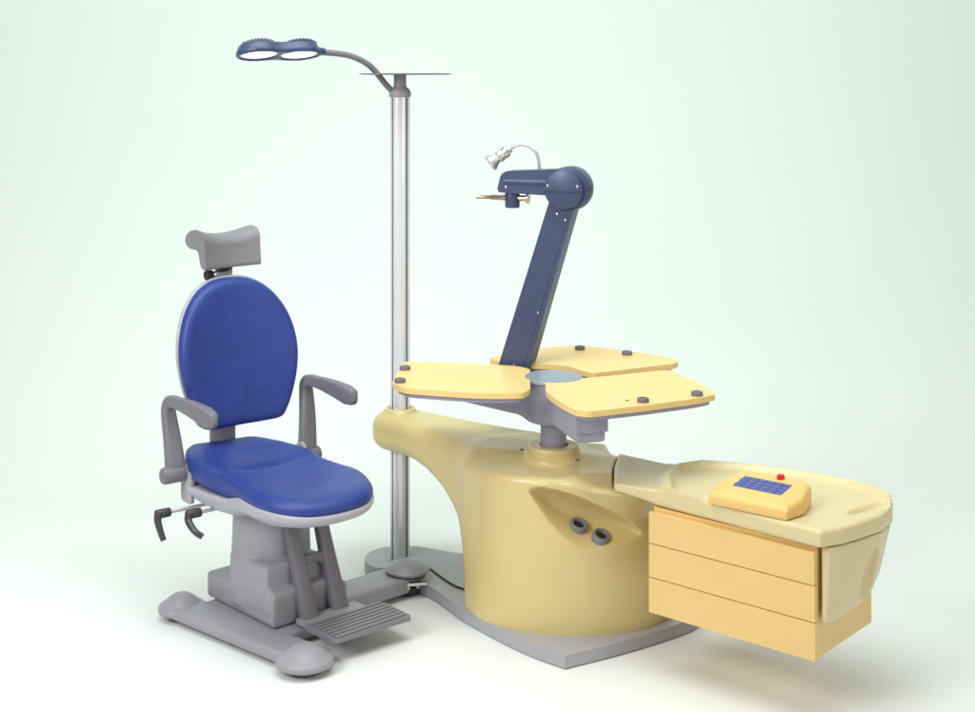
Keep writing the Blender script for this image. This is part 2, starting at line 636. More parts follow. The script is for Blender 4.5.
    def bendb(x, y, h):
        lean = 0.245 + 0.155 * y + 0.05 * max(0, y - 0.3) ** 2
        curve = -0.55 * x * x
        return (x, lean + curve - h * 0.99, 0.648 + y - 0.15 * h)
    rg = [(0.95, -0.006), (0.985, 0.0), (1.0, 0.012), (1.0, 0.024), (0.99, 0.035), (0.968, 0.043), (0.935, 0.048), (0.89, 0.050)]
    rg += [(s, 0.0505) for s in (0.8, 0.7, 0.6, 0.5, 0.4, 0.3, 0.2, 0.1)]
    br = link('backrest', bm_cushion(out, rg, bendb, (0, 0.26)), M['vinyl'], chair, KF, 75)
    rg = [(0.55, -0.045), (0.8, -0.040), (0.93, -0.030), (0.985, -0.018), (1.008, -0.006), (1.008, 0.004), (0.995, 0.007), (0.9, 0.004)]
    link('back_shell', bm_cushion(out, rg, bendb, (0, 0.26)), M['pale'], br, KF, 75)
    pts = [Vector((-0.045, 0.20, 0.47)), Vector((-0.042, 0.27, 0.52)), Vector((-0.03, 0.305, 0.62)), Vector((-0.005, 0.325, 0.76))]
    link('backrest_post', bm_sweep(spline(pts, 8), 0.05, 0.015, up=(0, -1, 0), n=20, p=4), M['grey'], chair, KF, 40)

    # headrest: a rolled-over, saddle-shaped pad
    prof = [(-0.018, -0.062), (-0.015, -0.030), (-0.012, 0.005), (-0.010, 0.034), (0.006, 0.055), (0.038, 0.063), (0.078, 0.058), (0.106, 0.044), (0.121, 0.020), (0.101, 0.003), (0.078, -0.002), (0.050, -0.003), (0.032, -0.012), (0.024, -0.034), (0.014, -0.058), (-0.004, -0.068)]
    prof = closed_spline(prof, 4)
    b = bmesh.new()
    rings = []
    nx = 24
    for i in range(nx + 1):
        u = -1 + 2 * i / nx
        x = 0.120 * u
        e = 1.0
        if abs(u) > 0.86:
            e = math.sqrt(max(0.0, 1 - ((abs(u) - 0.86) / 0.16) ** 2)) * 0.35 + 0.65
        ring = []
        for (py, pz) in prof:
            cy, cz = 0.012, 0.01
            yy = cy + (py - cy) * (0.9 + 0.1 * e) 
            zz = cz + (pz - cz) * (0.95 + 0.05 * e)
            yy += 0.022 * (1 - u * u) - 0.015
            zz += (0.022 * u * u - 0.010) * min(1.0, max(0.1, 0.1 + (pz + 0.02) / 0.06))
            ring.append(b.verts.new((x, yy, zz)))
        rings.append(ring)
    n = len(prof)
    for A, B in zip(rings, rings[1:]):
        for k in range(n):
            j2 = (k + 1) % n
            b.faces.new((A[k], A[j2], B[j2], B[k]))
    b.faces.new(rings[0][::-1])
    b.faces.new(rings[-1])
    bmesh.ops.recalc_face_normals(b, faces=b.faces[:])
    HT = KF @ Matrix.Translation((0.012, 0.335, 1.262)) @ Matrix.Rotation(math.radians(5), 4, 'Z')
    hr = link('headrest', b, M['headgrey'], chair, HT, 50)
    b = bm_box(-0.026, 0.030, 0.022, 0.05, -0.122, -0.045, 0.006)
    link('headrest_stem', b, M['gunmetal'], hr, HT)
    b = bm_lathe(cyl_prof(0.013, -0.045, 0.04, 0.002), 24, T=Matrix.Translation((-0.02, 0.02, -0.092)) @ Matrix.Rotation(math.pi / 2, 4, 'Y'))
    link('headrest_clamp', b, M['chrome'], hr, HT)
    b = bm_lathe(cyl_prof(0.018, -0.014, 0.012, 0.003), 24, T=Matrix.Translation((-0.072, 0.02, -0.092)) @ Matrix.Rotation(math.pi / 2, 4, 'Y'))
    link('headrest_knob', b, M['black'], hr, HT)

    # armrests
    for s in (-1, 1):
        x = -0.258 if s < 0 else 0.262
        q = 0.0 if s < 0 else 0.030
        zb = 0.512 if s < 0 else 0.490
        pts = [(x, 0.185, zb), (x + q * 0.2, 0.192, zb + 0.05), (x + q * 0.6, 0.212, 0.635), (x + q, 0.240, 0.715), (x + q, 0.244, 0.742), (x + q, 0.236, 0.759), (x + q, 0.216, 0.768), (x + q + 0.004, 0.155, 0.769), (x + q + 0.013, 0.07, 0.763), (x + q + 0.022, -0.005, 0.752), (x + q + 0.026, -0.046, 0.747), (x + q + 0.027, -0.060, 0.746)]
        path = spline([Vector(p) for p in pts], 6)
        wa = [0.024, 0.023, 0.021, 0.021, 0.021, 0.021, 0.021, 0.022, 0.029, 0.034, 0.027, 0.008]
        wb = [0.034, 0.033, 0.029, 0.024, 0.021, 0.018, 0.015, 0.014, 0.017, 0.021, 0.016, 0.005]
        b = bm_sweep(path, wa, wb, up=(1, 0, 0), n=32, p=4.0)
        # the sweep's side axis turns with the bend: swap so that the pad is wide sideways
        ar = link('armrest', b, M['armgrey'], chair, UF, 50)
        T = Matrix.Translation((x, 0.182, zb + 0.013)) @ Matrix.Rotation(math.pi / 2, 4, 'Y')
        b = bm_lathe(cyl_prof(0.029, -0.054, 0.045, 0.010) if s < 0 else cyl_prof(0.029, -0.045, 0.05, 0.010), 28, T=T)
        link('arm_pivot', b, M['armgrey'], ar, UF, 40)
        b = bm_prism(round_poly([(0.125, 0.425), (0.205, 0.425), (0.205, 0.53), (0.18, 0.56), (0.15, 0.56), (0.125, 0.53)], 0.018), -0.006, 0.006, 0.002, 2,
                     T=Matrix.Translation((x - 0.035 * s, 0, 0)) @ Matrix(((0, 0, 1, 0), (1, 0, 0, 0), (0, 1, 0, 0), (0, 0, 0, 1))))
        link('arm_bracket', b, M['bracket'], chair, UF, 40)

    # clamping levers on the left side
    for (y, x1, z, bend2, ln_) in ((0.135, -0.338, 0.415, 0.16, 0.082), (0.06, -0.262, 0.418, -0.25, 0.062)):
        rod = bm_lathe(cyl_prof(0.0062, 0, x1 * -1 - 0.05, 0.001), 16, T=axis_T((-0.05, y, z), (-1, 0, 0)))
        lv = link('clamp_rod', rod, M['satin'], chair, UF)
        b = bm_lathe(cyl_prof(0.0155, -0.017, 0.036, 0.004), 20, T=axis_T((x1, y, z), (1, 0, 0)))
        pts = [Vector((x1 - 0.006, y, z + 0.004)), Vector((x1 - 0.012, y - 0.006, z - 0.02)), Vector((x1 - 0.008, y - 0.02 * 1 - 0.1 * max(0, -bend2) , z - 0.055 + 0.01 * (bend2 < 0))), Vector((x1 - 0.002 + (0.012 if bend2 < 0 else 0), y - 0.03 - 0.14 * max(0, -bend2), z - ln_))]
        bm_sweep(spline(pts, 6), [0.017, 0.0145, 0.012, 0.0105], [0.014, 0.012, 0.0105, 0.010], up=(1, 0, 0), n=16, bm=b)
        link('lever_handle', b, M['gunmetal'], lv, UF, 50)


build_chair()

# ------------------------------------------------------------------ the console
CX, CY = 0.285, 4.87
PX, PY = -0.3355, 5.37                      # the lamp pole
SX, SY = 0.229, 4.85                        # the table post
console = thing('instrument_console', 'cream and yellow instrument console with three-leaf table, drawers and a grey base plate', 'console', (CX, CY, 0))

TRAY = [(0.535, 4.43), (0.957, 4.03), (1.03, 4.062), (1.10, 4.112), (1.18, 4.18), (1.232, 4.255), (1.246, 4.32), (1.225, 4.40), (1.16, 4.478), (1.024, 4.586), (0.85, 4.665), (0.70, 4.715), (0.60, 4.735), (0.455, 4.862), (0.425, 4.70), (0.408, 4.51)]
BA, BB, BC_, BD = (0.510, 4.424), (0.947, 4.048), (1.204, 4.327), (0.767, 4.703)
BOXR = math.degrees(math.atan2(BB[1] - BA[1], BB[0] - BA[0]))


def off_low(x, z):
    """The tray's arm thins towards its joint: its underside climbs."""
    return -0.040 * np.clip((0.54 - x) / 0.13, 0, 1) * np.clip((0.585 - z) / 0.05, 0, 1)


def fract(P, off=0.0, z0=0.532, z1=0.588):
    x, y, z = P[:, 0], P[:, 1], P[:, 2]
    zz = z + off_low(x, z)
    return d_ext(d_poly(x, y, TRAY) - off, zz, z0 - off, z1 + off, 0.008)


def build_console():
    # base plate
    out = [(-0.208, 5.066), (-0.09, 4.86), (0.042, 4.675), (0.14, 4.56), (0.247, 4.462), (0.45, 4.582), (0.643, 4.72), (0.72, 4.80), (0.74, 4.90), (0.55, 5.10), (0.30, 5.28), (-0.087, 5.41), (-0.26, 5.492)]
    th = [(PX + 0.135 * math.cos(a), PY + 0.135 * math.sin(a)) for a in [math.radians(d) for d in (75, 95, 115, 135, 155, 175, 195, 215, 235, 255)]]
    # smooth all but the front corner
    pts = out[4:] + th + out[:4]
    dense = []
    m = len(pts)
    P = [Vector(p) for p in pts]
    for i in range(m):
        a = P[i - 1] if i > 0 else 2 * P[0] - P[1]
        b, c = P[i], P[(i + 1) % m]
        d = P[(i + 2) % m] if (i + 1) % m != 0 else 2 * P[0] - P[-1]
        for k in range(6):
            t = k / 6
            dense.append(tuple(0.5 * ((2 * b) + (c - a) * t + (2 * a - 5 * b + 4 * c - d) * t * t + (3 * b - a - 3 * c + d) * t ** 3)))
    link('base_plate', bm_prism(dense, 0.004, 0.045, 0.004, 3, angle=50), M['plate'], console, WORLD, 35)

    pts = [plan(px, py, 0.049) for px, py in ((428, 567), (436, 573), (447, 581), (458, 587), (470, 590), (482, 590))]
    link('cable', bm_sweep(spline([Vector((x, y, 0.0482)) for x, y in pts], 8), 0.0036, 0.0036, n=12), M['black'], console, WORLD, 50)

    # body
    ang = math.radians(-5)
    ca, sa = math.cos(ang), math.sin(ang)
    ux, uy = PX - CX, PY - CY
    L = math.hypot(ux, uy)
    ux, uy = ux / L, uy / L
    nx, ny = -uy, ux

    # underside of the swan-necked arm, from the trunk out to the pole
    cv = spline([Vector((a, b, 0)) for a, b in ((0.198, -0.530), (0.248, -0.210), (0.280, -0.010), (0.298, 0.090), (0.311, 0.160), (0.324, 0.213), (0.350, 0.265), (0.375, 0.306), (0.432, 0.359), (0.484, 0.397), (0.563, 0.434), (0.640, 0.458), (0.704, 0.465), (0.800, 0.468), (0.950, 0.468))], 6)
    ZBT = np.array([p.x for p in cv])
    ZBZ = np.array([p.y for p in cv])
    ZBS = np.gradient(ZBZ, ZBT)

    def fbody(P):
        x, y, z = P[:, 0], P[:, 1], P[:, 2]
        dx, dy = x - CX, y - CY
        ex, ey = dx * ca + dy * sa, -dx * sa + dy * ca
        trunk = d_ext(d_ell2(ex, ey, 0.352, 0.25), z, -0.06, 0.560, 0.028)
        # shoulder that runs on towards the tray arm
        sx_, sy_ = x - 0.44, y - 4.705
        sh = d_ext(d_ell2(sx_ * 0.77 - sy_ * 0.64, sx_ * 0.64 + sy_ * 0.77, 0.185, 0.18) + 0.95 * np.clip(0.54 - z, 0, 1), z, 0.1, 0.560, 0.028)
        t = dx * ux + dy * uy
        w = dx * nx + dy * ny
        # arm to the pole: deep and wide at the trunk, flat at the pole
        hw = 0.105 + 0.24 * np.clip(1 - t / L, 0, 1.1) ** 2
        hw = np.where(t < 0.28, 0.2065 - 0.42 * (0.28 - np.clip(t, 0, 0.28)), hw)
        tt = np.clip(t, 0.0, L)
        dpl = ln(t - tt, w) - hw
        zt = 0.606 - 0.05 * np.clip(1 - t / L, 0, 1) ** 1.5
        zb = np.interp(t, ZBT, ZBZ)
        sl = np.interp(t, ZBT, ZBS)
        wz = np.maximum(z - zt, (zb - z) / np.sqrt(1 + sl * sl))
        r = 0.055
        a, b = dpl + r, wz + r
        arm = np.minimum(np.maximum(a, b), 0) + ln(np.maximum(a, 0), np.maximum(b, 0)) - r
        d = smin(trunk, arm, 0.09)
        d = smin(d, sh, 0.05)
        # the top falls away behind the tray arm
        mk = np.clip((x - 0.36) / 0.08, 0, 1)
        g = np.maximum(0, (x - 0.455) * 0.659 + (y - 4.862) * 0.752 - 0.025) * mk
        d = smax(d, (z - 0.574 - 0.2 * (1 - mk) + 0.5 * g) * 0.7, 0.02)
        # flat foot
        d = np.maximum(d, 0.022 - z)
        # collar round the post, collar round the pole
        col = d_ext(ln(x - SX, y - SY) - 0.090 - 0.08 * np.clip(0.6 - z, 0, 0.1), z, 0.5, 0.618, 0.009)
        d = smin(d, col, 0.02)
        pc = d_ext(ln(x - PX, y - PY) - 0.058, z, 0.55, 0.622, 0.008)
        d = smin(d, pc, 0.02)
        # scoop with its shelf
        qx, qy, qz = x - 0.337, y - 4.60, z - 0.4185
        c, s = math.cos(math.radians(-24)), math.sin(math.radians(-24))
        lx, lz = qx * c + qz * s, -qx * s + qz * c
        e = d_ell3(lx, qy, np.where(lz > 0, lz * (0.10 / 0.068), lz * (0.10 / 0.110)), 0.245, 0.125, 0.10) * 0.8
        hs = 0.60 * (y - 4.64) + smax(0.342 + 0 * x, 0.342 + 1.17 * (0.273 - x), 0.11)
        shelf = (hs - z) * 0.75
        hole = smax(e, shelf, 0.008)
        d = smax(d, -hole, 0.005)
        # the tray arm lies in the top with a narrow seam round it
        d = smax(d, -fract(P, 0.006), 0.006)
        # ports where pole and post pass through
        d = np.maximum(d, -(ln(x - SX, y - SY) - 0.048))
        d = np.maximum(d, -(ln(x - PX, y - PY) - 0.041))
        return d
    body = link('body', sdf_mesh(fbody, (-0.49, 4.40, 0.008), (0.70, 5.52, 0.64), 0.0078), M['cream'], console, WORLD, 42)

    # two probe holders in the scoop
    for (px, py) in ((579, 529), (601.5, 540)):
        p = touch(fbody, px, py, 4.4)
        p = (p[0], p[1], p[2] + 0.017)
        T = axis_T(p, (0.24, -0.40, 0.88))
        b = bm_lathe([(0.0, -0.045), (0.0295, -0.045), (0.0295, 0.0), (0.0275, 0.004), (0.0215, 0.004), (0.0185, 0.0), (0.018, -0.03), (0.0, -0.03)], 32, T=T)
        h = link('probe_holder', b, M['foot'], body, WORLD, 40)
        b = bm_lathe(cyl_prof(0.0178, -0.03, -0.006, 0.001), 24, T=T)
        link('holder_cup', b, M['black'], h, WORLD, 40)
    for (px, py) in ((522, 450), (577, 460)):
        p = touch(fbody, px, py, 4.4)
        b = bm_lathe([(0, -0.004), (0.0075, -0.004), (0.0075, 0.0012), (0.0055, 0.0022), (0, 0.0022)], 20, T=axis_T(p, (0, -0.35, 0.94)))
        link('plug', b, M['plug'], body, WORLD, 40)

    # tray with its arm
    inner = [(0.60, 4.40), (0.96, 3.98), (1.10, 4.06), (1.20, 4.20), (1.214, 4.30), (1.195, 4.39), (1.14, 4.455), (1.01, 4.556), (0.84, 4.632), (0.72, 4.662), (0.655, 4.63), (0.61, 4.54)]

    def ftray(P):
        x, y, z = P[:, 0], P[:, 1], P[:, 2]
        d2 = d_poly(x, y, TRAY)
        d = d_ext(d2, z, 0.532, 0.585, 0.010)
        # low rim along the back and a crescent at the left
        bump = np.exp(-((d_poly(x, y, inner) - 0.028) / 0.017) ** 2) * 0.022
        zt = z - bump * np.clip((d2 < 0.0) * 1.0, 0, 1)
        d = d_ext(d2, np.where(z > 0.56, zt, z + off_low(x, z)), 0.532, 0.585, 0.010)
        lx, ly = x - 1.150, y - 4.245
        c, s = math.cos(math.radians(38)), math.sin(math.radians(38))
        sl = d_ell3(lx * c + ly * s, -lx * s + ly * c, z - 0.60, 0.105, 0.020, 0.038)
        return smax(d, -sl, 0.006)
    tray = link('tray', sdf_mesh(ftray, (0.38, 4.00, 0.515), (1.27, 4.89, 0.615), 0.008), M['creamtray'], console, WORLD, 45)

    # curved apron at the tray's free end
    nX, nY = 0.735, -0.678

    def fapr(P):
        x, y, z = P[:, 0], P[:, 1], P[:, 2]
        t = np.clip(0.535 - z, 0, 1)
        d2 = d_poly(x, y, TRAY) 
        q = (x - BB[0]) * nX + (y - BB[1]) * nY
        along = (x - BB[0]) * 0.678 + (y - BB[1]) * 0.735
        d2 = d2 + 0.005 + 0.03 * t + 0.55 * t * np.clip(along, 0, 0.5)
        d = np.maximum(d2, -(q - 0.003))
        d = smax(d, -(along - 0.028), 0.008)
        d = smax(d, (0.298 + 0.10 * np.clip(along, 0, 1) + 1.6 * np.clip(along - 0.17, 0, 1) ** 2) - z, 0.012)
        d = np.maximum(d, z - 0.5285)
        return d

    sp = touch(fapr, 869, 578, 3.9)

    def fapr2(P):
        dx, dy, dz = P[:, 0] - sp[0], P[:, 1] - sp[1], P[:, 2] - sp[2]
        u = dx * nX + dy * nY - 0.012
        v = dx * 0.678 + dy * 0.735 - 0.30 * dz
        return smax(fapr(P), -d_ell3(u, v, dz, 0.034, 0.040, 0.088), 0.008)
    link('tray_apron', sdf_mesh(fapr2, (0.90, 3.98, 0.27), (1.27, 4.50, 0.54), 0.006), M['creamtray'], console, WORLD, 40)

    # drawer cabinet: frame x along the fronts, y into the cabinet
    DF = fr(BA[0], BA[1], 0, BOXR)
    W = math.dist(BA, BB)
    D = math.dist(BB, BC_)
    cab = link('drawer_cabinet', bm_box(0.006, W - 0.006, 0.020, D, 0.2003, 0.529, 0.003, 2), M['orange'], console, DF)
    zs = [0.203, 0.3135, 0.3145 + 0.106, 0.527]
    zz = [(0.200, 0.3095), (0.3125, 0.4165), (0.4195, 0.5155)]
    for k, (z0, z1) in enumerate(zz):
        b = bm_box(0.0, W - 0.0015 * k, 0.0, 0.018, z0, z1, 0.0035, 3)
        link('drawer', b, M['orange'], cab, DF)

    # table: post, hub with three arms, three leaves
    b = bm_lathe(cyl_prof(0.0455, 0.56, 0.72, 0.002), 40, T=Matrix.Translation((SX, SY, 0)))
    link('post', b, M['hub'], console, WORLD)
    ZT = 0.852
    arms = [(-74, 0.375, 0.05, 0.052), (172, 0.50, 0.05, 0.035), (52, 0.46, 0.05, 0.035)]

    def fhub(P):
        x, y, z = P[:, 0] - SX, P[:, 1] - SY, P[:, 2]
        d = d_ext(ln(x, y) - 0.103, z, 0.70, 0.812, 0.03)
        d = np.minimum(d, d_ext(ln(x, y) - 0.092, z, 0.75, 0.842, 0.006))
        for a, l, w0, w1 in arms:
            c, s = math.cos(math.radians(a)), math.sin(math.radians(a))
            u, v = x * c + y * s, -x * s + y * c
            k = np.clip(u / l, 0, 1)
            if a == -74:
                zb = 0.715 + 0 * k
                w = np.abs(v) - 0.050
                zt = 0.812 - 0 * k
            else:
                zb = 0.705 + 0.095 * k
                w = np.abs(v) - (0.062 - 0.015 * k)
                zt = 0.818 + 0 * k
            d2 = np.maximum(w, np.maximum(-u, u - l))
            ww = np.maximum(z - zt, zb - z)
            r = 0.014
            aa, bb = d2 + r, ww + r
            da = np.minimum(np.maximum(aa, bb), 0) + ln(np.maximum(aa, 0), np.maximum(bb, 0)) - r
            d = smin(d, da, 0.03)
        return d
    hub = link('hub', sdf_mesh(fhub, (SX - 0.56, SY - 0.42, 0.69), (SX + 0.36, SY + 0.42, 0.85), 0.0085), M['hub'], console, WORLD, 42)
    AT = fr(SX, SY, 0, -74)
    link('arm_end_cap', bm_box(0.335, 0.386, -0.0535, 0.0535, 0.752, 0.8085, 0.007, 4), M['hub'], hub, AT, 40)
    b = bm_lathe([(0, 0.838), (0.098, 0.838), (0.102, 0.842), (0.102, 0.850), (0.099, 0.854), (0, 0.855)], 48, T=Matrix.Translation((SX, SY, 0)))
    link('hub_cap', b, M['hubtop'], hub, WORLD)

    leaves = [
        ([(391.8, 383), (404, 361.2), (472, 363.4), (517, 366), (530, 369), (530.3, 389), (524, 393), (509, 393.5), (476, 393.3), (435, 390.6), (404, 388.2)],
         [0.025, 0.03, 0.06, 0.03, 0.02, 0.025, 0.02, 0.03, 0.08, 0.06, 0.03], [(405, 367.5), (400, 380)]),
        ([(545.2, 381), (546, 391.5), (557, 400.3), (575, 410), (588, 411.8), (644, 405.6), (700.5, 398), (716, 394.5), (712, 390), (693, 380), (678, 373.8), (670, 369.6), (595, 377.2)],
         [0.012, 0.02, 0.06, 0.04, 0.04, 0.06, 0.04, 0.018, 0.03, 0.05, 0.04, 0.03, 0.04], [(643, 399.5), (697, 393)]),
        ([(489, 359), (496, 355.5), (539, 348), (570, 345.6), (585, 345.6), (623.6, 350.3), (660, 355.6), (679, 360), (676, 363.5), (634, 368.5), (594, 373.4), (586, 372), (567, 366), (547, 364.4), (503, 362.4)],
         [0.015, 0.03, 0.08, 0.05, 0.05, 0.06, 0.05, 0.02, 0.02, 0.06, 0.025, 0.03, 0.06, 0.06, 0.06], [(580, 347.5), (627, 352.5)]),
    ]
    for pp, rr, knobs in leaves:
        poly = [plan(px, py, ZT) for px, py in pp]
        cx = sum(p[0] for p in poly) / len(poly)
        cy = sum(p[1] for p in poly) / len(poly)
        rp = round_poly(poly, rr, 6)
        lf = link('table_leaf', bm_prism(rp, ZT - 0.0185, ZT, 0.004, 3, angle=50), M['yellow'], console, WORLD, 35)
        ip = [(cx + (x - cx) * 0.93, cy + (y - cy) * 0.93) for x, y in rp]
        link('under_plate', bm_prism(ip, ZT - 0.034, ZT - 0.0195, 0.003, 2, angle=50), M['hub'], lf, WORLD, 35)
        if knobs[0][0] == 643:
            wx, wy = plan(627, 400.5, ZT)
            b = bm_lathe([(0, ZT - 0.004), (0.0065, ZT - 0.004), (0.0065, ZT + 0.0006), (0, ZT + 0.0006)], 20, T=Matrix.Translation((wx, wy, 0)))
            link('leaf_socket', b, M['black'], lf, WORLD, 40)
        for kx, ky in knobs:
            wx, wy = plan(kx, ky, ZT + 0.008)
            b = bm_lathe([(0, ZT - 0.001), (0.019, ZT - 0.001), (0.0195, ZT + 0.010), (0.0175, ZT + 0.0135), (0.010, ZT + 0.0135), (0.009, ZT + 0.011), (0, ZT + 0.011)], 28, T=Matrix.Translation((wx, wy, 0)))
            link('peg', b, M['grey_dark'], lf, WORLD, 40)


build_console()

# ------------------------------------------------------------------ control keypad on the tray
KR = -38.5
kp = thing('control_keypad', 'yellow wedge-shaped keypad with blue screen and red button, lying on the cream tray', 'keypad', (0.836, 4.268, 0.586), math.radians(KR))


def build_keypad():
    def z_top(y):
        return 0.036 + 0.028 * (y + 0.1) / 0.2
    def fk(P):
        x, y, z = P[:, 0], P[:, 1], P[:, 2]
        poly = [(-0.128, -0.09), (0.128, -0.09), (0.142, -0.01), (0.118, 0.085), (0.085, 0.105), (-0.085, 0.105), (-0.118, 0.085), (-0.142, -0.01)]
        d2 = d_poly(x, y, poly) - 0.004 + 0.0 * z
        w = np.maximum(-z - 0.02, (z - (0.040 + 0.028 * (y + 0.1) / 0.2)) * 0.99)
        w = np.maximum(w, -z - 0.02)
        r = 0.019
        a, b = d2 + r, w + r
        d = np.minimum(np.maximum(a, b), 0) + ln(np.maximum(a, 0), np.maximum(b, 0)) - r
        d = np.maximum(d, 0.001 - z)
        sc = np.maximum(np.abs(x + 0.006) - 0.083, np.abs(y - 0.015) - 0.042)
        d = np.maximum(d, -np.maximum(sc, (0.0385 + 0.028 * (y + 0.1) / 0.2) - z))
        return d
    body = link('keypad_body', sdf_mesh(fk, (-0.165, -0.12, -0.005), (0.165, 0.13, 0.08), 0.0052), M['keypad'], kp, fr(0.836, 4.268, 0.586, KR), 45)
    tilt = math.atan2(0.028, 0.2)
    ST = fr(0.836, 4.268, 0.586, KR) @ Matrix.Translation((-0.006, 0.015, 0.0385 + 0.028 * 0.115 / 0.2)) @ Matrix.Rotation(tilt, 4, 'X')
    sc = link('screen', bm_box(-0.083, 0.083, -0.042, 0.042, -0.003, 0.0006, 0), M['screen'], kp, ST, 0)
    for i in range(6):
        for j in range(4):
            x, y = -0.070 + i * 0.028, -0.030 + j * 0.020
            b = bm_box(x - 0.0085, x + 0.0085, y - 0.0045, y + 0.0045, 0.0006, 0.0012, 0)
            link('screen_key', b, M['icon2'] if (i + j * 2) % 5 == 0 else M['icon'], sc, ST, 0)
    b = bm_lathe([(0, 0), (0.0125, 0), (0.0125, 0.009), (0.011, 0.0145), (0.007, 0.017), (0, 0.0175)], 24, T=Matrix.Translation((0.022, 0.083, 0.062)))
    link('red_button', b, M['red'], kp, fr(0.836, 4.268, 0.586, KR))


build_keypad()

# ------------------------------------------------------------------ pole with the overhead lamp
lamp = thing('pole_lamp', 'tall aluminium pole with navy twin-lens lamp on curved neck and thin top disc', 'lamp', (PX, PY, 0.046))


def build_lamp():
    PF = fr(PX, PY, 0, 0)
    r = 0.038
    n = 72
    prof = []
    for k in range(n):
        a = 2 * math.pi * k / n
        deg = (math.degrees(a) + 360) % 360
        g = 0.0
        for c in (-41, -139, 41, 139):
            dd = abs((deg - c + 180) % 360 - 180)
            if dd < 8.5:
                g = 0.007
        prof.append(((r - g) * math.cos(a), (r - g) * math.sin(a)))
    pole = link('pole', bm_prism(prof, 0.046, 1.818, 0), M['alu'], lamp, PF, 35)
    for k, c in enumerate((-41, -139, 41, 139)):
        a = math.radians(c)
        b = bm_box(-0.0043, 0.0043, -0.0018, 0.0018, 0.05, 1.81, 0, T=Matrix.Translation((0.0322 * math.cos(a), 0.0322 * math.sin(a), 0)) @ Matrix.Rotation(a + math.pi / 2, 4, 'Z'))
        link('groove_strip', b, M['slot'], pole, PF, 0)
    b = bm_lathe([(0, 1.812), (0.041, 1.812), (0.0425, 1.82), (0.0425, 1.83), (0.036, 1.842), (0.026, 1.85), (0.024, 1.86), (0.024, 1.896), (0, 1.896)], 40)
    link('collar', b, M['grey'], lamp, PF, 40)
    b = bm_lathe([(0, 1.896), (0.165, 1.8975), (0.178, 1.899), (0.178, 1.9015), (0.165, 1.9025), (0, 1.901)], 64, T=Matrix.Translation((0.02, 0, 0)) @ Matrix.Rotation(math.radians(-0.4), 4, 'X') @ Matrix.Translation((0, 0, 0)))
    link('top_disc', b, M['grey_dark'], lamp, PF, 40)
    # neck towards the chair
    dx, dy = -0.905, -0.425
    LA = math.degrees(math.atan2(dy, dx))
    LF = fr(PX, PY, 0, LA)
    pts = [Vector(p) for p in ((0.025, 0, 1.828), (0.06, 0, 1.862), (0.11, 0, 1.920), (0.15, 0, 1.948), (0.20, 0, 1.968), (0.26, 0, 1.978), (0.335, 0, 1.982))]
    link('neck', bm_sweep(spline(pts, 8), 0.0115, 0.0115, up=(0, 1, 0), n=20), M['armgrey'], lamp, LF, 50)
    # head, local x along the neck, rolled so that its lenses face the viewer a little
    HF = LF @ Matrix.Translation((0.480, 0, 1.983)) @ Matrix.Rotation(math.radians(13), 4, 'X') @ Matrix.Rotation(math.radians(0.5), 4, 'Y')

    def fh(P):
        x, y, z = P[:, 0], P[:, 1], P[:, 2]
        c1 = ln(x - 0.076, y) - 0.084
        c2 = ln(x + 0.076, y) - 0.081
        d2 = smin(smin(c1, c2, 0.06), np.maximum(np.abs(x) - 0.09, np.abs(y) - 0.060), 0.03)
        d = d_ext(d2 + np.clip(z + 0.004, 0, 1) * 0.45, z, -0.018, 0.026, 0.008)
        nk = d_ext(np.maximum(np.abs(y) - 0.018, np.abs(x + 0.155) - 0.022), z, -0.012, 0.012, 0.008)
        d = smin(d, nk, 0.015)
        for s in (-1, 1):
            d = smax(d, -d_ext(ln(x - 0.076 * s, y) - 0.069, z, -0.05, -0.009, 0.002), 0.003)
        return d
    head = link('lamp_head', sdf_mesh(fh, (-0.2, -0.11, -0.03), (0.19, 0.11, 0.05), 0.006), M['navy'], lamp, HF, 42)
    for s in (-1, 1):
        b = bm_lathe([(0, -0.014), (0.05, -0.0125), (0.069, -0.0095), (0.069, -0.0085), (0, -0.0085)], 48, T=Matrix.Translation((0.078 * s, 0, 0)))
        link('lens', b, M['lens'], head, HF, 50)
        b = None
        for k in range(11):
            xx = 0.078 * s + (k - 5) * 0.0115
            hw = math.sqrt(max(0.0005, 0.068 ** 2 - (xx - 0.078 * s) ** 2)) * 0.9
            b = bm_box(xx - 0.0022, xx + 0.0022, -hw, hw, 0.020, 0.037 - 0.006 * ((k - 5) / 5) ** 2, 0.001, 1, bm=b)
        link('cooling_fins', b, M['navy'] if s < 0 else M['grey_dark'], head, HF, 30)


build_lamp()

# ------------------------------------------------------------------ navy instrument arm with the little spot lamp
AA = -20
AX, AY = 0.104, 5.10
arm = thing('instrument_boom', 'navy jointed boom with brass pin and chrome spot lamp, rising between the yellow leaves', 'boom', (AX, AY, 0.76), math.radians(AA))


